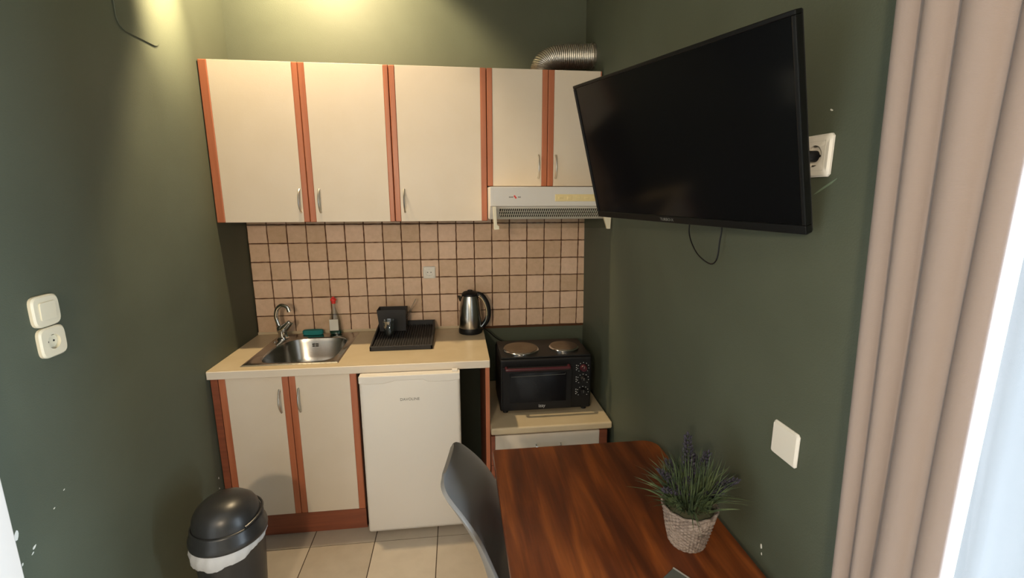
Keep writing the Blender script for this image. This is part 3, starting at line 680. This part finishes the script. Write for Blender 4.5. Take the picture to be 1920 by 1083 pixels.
# ------------------------------------------------------------------ table
TZ = .735
t = thing('dining_table', 'reddish-brown wooden table against the right wall with rounded corners', 'table', (1.54, -1.6, 0))
pts = []
tx0, tx1, ty0, ty1 = 1.240, 1.862, -1.955, -1.135
for (cx_, cy_, a0, r) in ((tx1, ty1, 0, .055), (tx0, ty1, 90, .012), (tx0, ty0, 180, .012), (tx1, ty0, 270, .03)):
    sx = 1 if a0 in (0, 270) else -1; sy = 1 if a0 in (0, 90) else -1
    for k in range(9):
        q = R(a0 + 90 * k / 8); pts.append((cx_ - sx * r + r * math.cos(q), cy_ - sy * r + r * math.sin(q)))
bm = nb(); prism(bm, pts, lambda p: (p[0], p[1], TZ - .024), lambda p: (p[0], p[1], TZ)); obj('tabletop', bm, 'table', t, bev=.004, seg=3)
bm = nb(); box(bm, 1.30, 1.80, -1.20, -1.18, .64, TZ - .0245); box(bm, 1.30, 1.80, -1.91, -1.89, .64, TZ - .0245); box(bm, 1.30, 1.32, -1.89, -1.20, .64, TZ - .0245); box(bm, 1.78, 1.80, -1.89, -1.20, .64, TZ - .0245)
obj('apron', bm, 'darkorange', t)
for x in (1.285, 1.775):
    for y in (-1.925, -1.205): 
        bm = nb(); v = box(bm, x, x + .045, y - .0, y + .045, 0, TZ - .0245); obj('leg', bm, 'darkorange', t, bev=.003)

# tablet / notebook at the frame's edge
t = thing('notebook', 'dark grey notebook with pale edge lying on the table near plant', 'notebook', (1.636, -1.743, TZ + .0006), (0, 0, R(-36)))
obj('cover', B(0, .14, 0, .19, 0, .006), 'tablet', t, local=True, bev=.001)
obj('edge', B(-.004, -.0002, 0, .19, 0, .0068), 'tabedge', t, local=True)
t.rotation_euler.z = R(0)
t.location = (1.642, -1.747, TZ + .0006); t.rotation_euler.z = R(214)

# ------------------------------------------------------------------ potted lavender
pcx, pcy = 1.725, -1.655
t = thing('potted_lavender', 'artificial purple lavender in a whitewashed wicker pot on the table', 'potted plant', (pcx, pcy, TZ))
def wob(k, i): return .0026 * math.sin(i * PI / 2 + (k % 2) * PI + .8) * (1 if 0 < k < 21 else .2)
prof = [(.046 + (.070 - .046) * (k / 21) ** .85, .0008 + .112 * k / 21) for k in range(22)]
bm = nb(); lathe(bm, prof + [(.068, .1135), (.063, .111), (.060, .10)], (pcx, pcy, TZ), 80, True, True, wob); pot = obj('wicker_pot', bm, 'basket', t)
bm = nb()
for zr in (.112,): tube(bm, [(pcx + .0695 * math.cos(2 * PI * k / 48), pcy + .0695 * math.sin(2 * PI * k / 48), TZ + zr + .002 * math.sin(k * 1.57)) for k in range(49)], .0035, 8)
obj('rim', bm, 'basket', pot)
bm = nb(); lathe(bm, [(.062, .100), (.055, .112), (.03, .122), (.005, .125)], (pcx, pcy, TZ), 32); obj('moss', bm, 'soil', t, smooth=True)
rnd = random.Random(5)
def blade(bm, base, tip, wdt, bend):
    b0, t0 = Vector(base), Vector(tip); d = t0 - b0; side = d.cross(Vector((rnd.uniform(-1, 1), rnd.uniform(-1, 1), .3))).normalized()
    hor = Vector((d.x, d.y, 0)); prev = None; n = 6; L = []; Rr = []
    for k in range(n + 1):
        s = k / n; p = b0 + d * s + Vector((hor.x, hor.y, 0)) * bend * s * s - Vector((0, 0, 1)) * bend * d.length * .45 * s * s
        wv = wdt * (1 - s) ** .7 * (.5 + s * 1.6 if s < .35 else 1.06); L.append(bm.verts.new(p - side * wv)); Rr.append(bm.verts.new(p + side * wv))
    for k in range(n): bm.faces.new((L[k], Rr[k], Rr[k + 1], L[k + 1]))
bm = nb()
for k in range(620):
    a_ = rnd.uniform(0, 2 * PI); r0 = rnd.uniform(0, .05); sp = rnd.uniform(.01, .105); h = rnd.uniform(.03, .155) * (1 - .35 * sp / .105) + .02
    b0 = (pcx + r0 * math.cos(a_), pcy + r0 * math.sin(a_), TZ + .108)
    tp = (pcx + (r0 * .6 + sp * .8) * math.cos(a_), pcy + (r0 * .6 + sp * .8) * math.sin(a_), TZ + .115 + h)
    if tp[0] > 1.872: continue
    blade(bm, b0, tp, rnd.uniform(.0016, .0036), rnd.uniform(-.3, 1.0))
for dx, dy, h in ((-.075, .03, .235), (-.09, .06, .20), (.075, -.02, .185), (.04, .03, .215), (.10, -.03, .16)):
    blade(bm, (pcx + dx * .2, pcy + dy * .2, TZ + .11), (pcx + dx * .9, pcy + dy * .9, TZ + h), .0024, .25)
fo = obj('foliage', bm, 'leaf', t); fo['kind'] = 'stuff'
def bud(bm, c, r, ax):
    m = Matrix.Translation(c) @ ax.to_matrix().to_4x4() @ Matrix.Diagonal((r * .62, r * .62, r * 1.25, 1)); bmesh.ops.create_icosphere(bm, subdivisions=1, radius=1, matrix=m)
def spike(tip, base_h, n=10, rad=.0150):
    b0 = Vector((pcx + (tip[0] - pcx) * .25, pcy + (tip[1] - pcy) * .25, TZ + .11)); tp = Vector(tip); mid = (b0 + tp) / 2 + Vector((0, 0, .015)); P_ = smooth_pts([b0, mid, tp], 8)
    bm = nb(); tube(bm, P_, .0013, 6); st = obj('stem', bm, 'leaf', t)
    bm = nb(); d = (P_[-1] - P_[-4]).normalized(); L0 = base_h
    for k in range(n):
        s = k / (n - 1); c = tp - d * L0 * (1 - s); rr = rad * (1 - .62 * s)
        m_ = 6 if k < n - 1 else 1
        for q in range(m_):
            a_ = 2 * PI * q / m_ + k * .6; o_ = Vector((math.cos(a_), math.sin(a_), .25)) * rr * (1 if m_ > 1 else 0)
            bud(bm, c + o_, rnd.uniform(.0062, .0086) * (1 - .3 * s), Vector((o_.x, o_.y, rr + .004)).to_track_quat('Z', 'Y') if m_ > 1 else d.to_track_quat('Z', 'Y'))
    obj('flower_spike', bm, 'flower', t)
for tip, L0 in (((1.735, -1.600, 1.020), .10), ((1.775, -1.640, .988), .085), ((1.646, -1.625, .935), .085), ((1.838, -1.685, .928), .075), ((1.712, -1.660, .93), .07), ((1.685, -1.590, .94), .07), ((1.785, -1.700, .905), .06), ((1.645, -1.665, .90), .06), ((1.76, -1.60, .955), .07)):
    spike(tip, L0)

# ------------------------------------------------------------------ chair
ch = thing('shell_chair', 'grey moulded plastic shell chair pushed under the wooden table', 'chair', (1.351, -1.366, 0), (0, 0, R(-9)))
# local: +X forward
prf = [(-.268, .824), (-.266, .811), (-.255, .784), (-.219, .722), (-.182, .655), (-.155, .58), (-.136, .51), (-.110, .46), (-.06, .438), (0, .432), (.09, .440), (.16, .448), (.205, .440), (.222, .42)]
wd_ = [.085, .122, .148, .166, .176, .184, .195, .208, .218, .222, .220, .212, .202, .188]
cu_ = [-.004, .000, .010, .026, .034, .042, .056, .078, .085, .070, .042, .02, .008, 0]
pp = smooth_pts([(x, 0, z) for x, z in prf], 4); W_ = smooth_pts([(a, 0, b) for a, b in zip(wd_, cu_)], 4)
rings = []; n = 28
for i, p in enumerate(pp):
    a = pp[max(0, i - 1)]; b = pp[min(len(pp) - 1, i + 1)]; tg = (b - a).normalized(); nm = Vector((-tg.z, 0, tg.x)); 
    if nm.x < 0 and i < 16: nm = -nm
    if nm.z < 0: nm = -nm
    if i < 14: nm = Vector((abs(nm.x), 0, abs(nm.z)))
    row = []
    for k in range(n + 1):
        s = -1 + 2 * k / n; hw, cc = W_[i].x, W_[i].z
        row.append(p + Vector((0, math.sin(s * PI / 2 * .92) / math.sin(PI / 2 * .92) * hw, 0)) + nm * cc * abs(s) ** 2.6)
    rings.append(row)
bm = nb(); loft(bm, rings, False); shell = obj('shell', bm, 'grey', ch, local=True, smooth=True)
shell.modifiers.clear(); so = shell.modifiers.new('solid', 'SOLIDIFY'); so.thickness = .012; so.offset = 0
b = shell.modifiers.new('bevel', 'BEVEL'); b.width = .003; b.segments = 2; b.limit_method = 'ANGLE'; b.angle_limit = R(50)
for sx, sy in ((.13, .12), (.13, -.12), (-.11, .12), (-.11, -.12)):
    bm = nb(); tube(bm, [(sx, sy, .41), (sx * 1.5, sy * 1.6, .0)], [.014, .010], 12); obj('leg', bm, 'legwood', ch, local=True, smooth=True)
bm = nb()
for s in (-1, 1): tube(bm, [(.15, .13 * s, .33), (-.14, .145 * -s, .20)], .004, 8); tube(bm, [(.13, .12 * s, .40), (-.11, .12 * s, .40)], .006, 8)
tube(bm, [(.13, -.12, .40), (.13, .12, .40)], .006, 8); tube(bm, [(-.11, -.12, .40), (-.11, .12, .40)], .006, 8); obj('brace', bm, 'metaldark', ch, local=True, smooth=True)

# ------------------------------------------------------------------ bin
bcx, bcy = .262, -1.060
t = thing('swing_bin', 'black round swing-lid bin with a white bag edge by the left wall', 'bin', (bcx, bcy, 0))
bm = nb(); lathe(bm, [(.094, .001), (.098, .006), (.104, .15), (.112, .30), (.117, .415), (.119, .42), (.115, .422), (.112, .41), (.095, .02)], (bcx, bcy, 0), 56, True, True); obj('body', bm, 'bin', t, smooth=True)
bm = nb(); n = 96; rings = []
for k, (r, d) in enumerate(((.1200, 0), (.1235, .18), (.1255, .45), (.1250, .75), (.1225, 1), (.1195, 1.0))):
    row = []
    for i in range(n):
        a_ = 2 * PI * i / n; hang = .036 + .030 * math.cos(a_ - R(232)) + .004 * math.sin(i * .55)
        rr = r + (.0016 * math.sin(i * 1.25 + k * .8) + .0012 * math.sin(i * 2.9 + k)) * (0 < k < 5) + .004 * math.sin(PI * min(d, 1)) * max(0, math.cos(a_ - R(232)))
        row.append((bcx + rr * math.cos(a_), bcy + rr * math.sin(a_), .424 - d * hang))
    rings.append(row)
loft(bm, rings); obj('bin_bag', bm, 'bag', t, smooth=True)
bm = nb(); lathe(bm, [(.121, .424), (.1285, .425), (.1295, .433), (.127, .447), (.122, .456), (.1195, .478), (.115, .487)], (bcx, bcy, 0), 64, False, False)
lid = obj('lid', bm, 'bin', t, smooth=True); lid.modifiers.new('s', 'SOLIDIFY').thickness = .002
bm = nb(); lathe(bm, [(.1135, .474), (.112, .495), (.106, .520), (.094, .542), (.073, .560), (.043, .572), (.013, .576)], (bcx, bcy, 0), 64); fl = obj('swing_flap', bm, 'bin', t, smooth=True)
# seam of the swing flap, running over the dome
bm = nb(); sp_ = []
for k in range(25):
    a_ = R(-62 + 124 * k / 24); cc = Vector((math.cos(a_), math.sin(a_), 0)); rr = .1215 * 1; u = math.cos(a_) ; zt = .478
    sp_.append((bcx + .1165 * math.cos(a_ + R(25)), bcy + .1165 * math.sin(a_ + R(25)), .492 + .010 * math.sin(PI * k / 24)))
tube(bm, sp_, .0045, 8); obj('hinge_ridge', bm, 'bin', fl, smooth=True)

# ------------------------------------------------------------------ curtains
def curtain(name, label, ycr, xb, amp, z0, z1, m, cat, th=.0012, drift=0.0):
    bm = nb(); rows = []
    ny = 10; pts = []
    for a, b, am in ycr:
        for k in range(ny): 
            s = k / ny; pts.append((a + (b - a) * s, am * math.sin(PI * s) ** .7))
    pts.append((ycr[-1][1], 0))
    nz = 24
    for j in range(nz + 1):
        z = z0 + (z1 - z0) * j / nz; f = 1 - .25 * (z - z0) / (z1 - z0) + .05 * math.sin(z * 4)
        rows.append([(xb - amp * d * f + .003 * math.sin(z * 3 + y * 40), y + drift * (1.4 - z) * (1 - (y - ycr[0][0]) / (ycr[-1][1] - ycr[0][0])) + .004 * math.sin(z * 2.3 + y * 30), z) for y, d in pts])
    loft(bm, rows, False); o = obj(name, bm, m, smooth=False)
    for p in o.data.polygons: p.use_smooth = True
    o['label'] = label; o['category'] = cat
    s = o.modifiers.new('solid', 'SOLIDIFY'); s.thickness = th
    return o
curtain('curtain', 'beige-pink heavy curtain hanging in folds at the right of the picture', [(-2.000, -2.040, .8), (-2.040, -2.085, .9), (-2.085, -2.150, 1.0), (-2.150, -2.188, .45)], 1.815, .034, .02, 2.62, 'drape', 'curtain', .0015, -.045)
curtain('sheer_curtain', 'bright white sheer curtain behind the beige curtain at the right edge', [(-2.03 - .055 * k, -2.085 - .055 * k, .5 + .5 * ((k * 7) % 3) / 2) for k in range(28)], 1.860, .022, .02, 2.62, 'sheer', 'curtain', .0003)
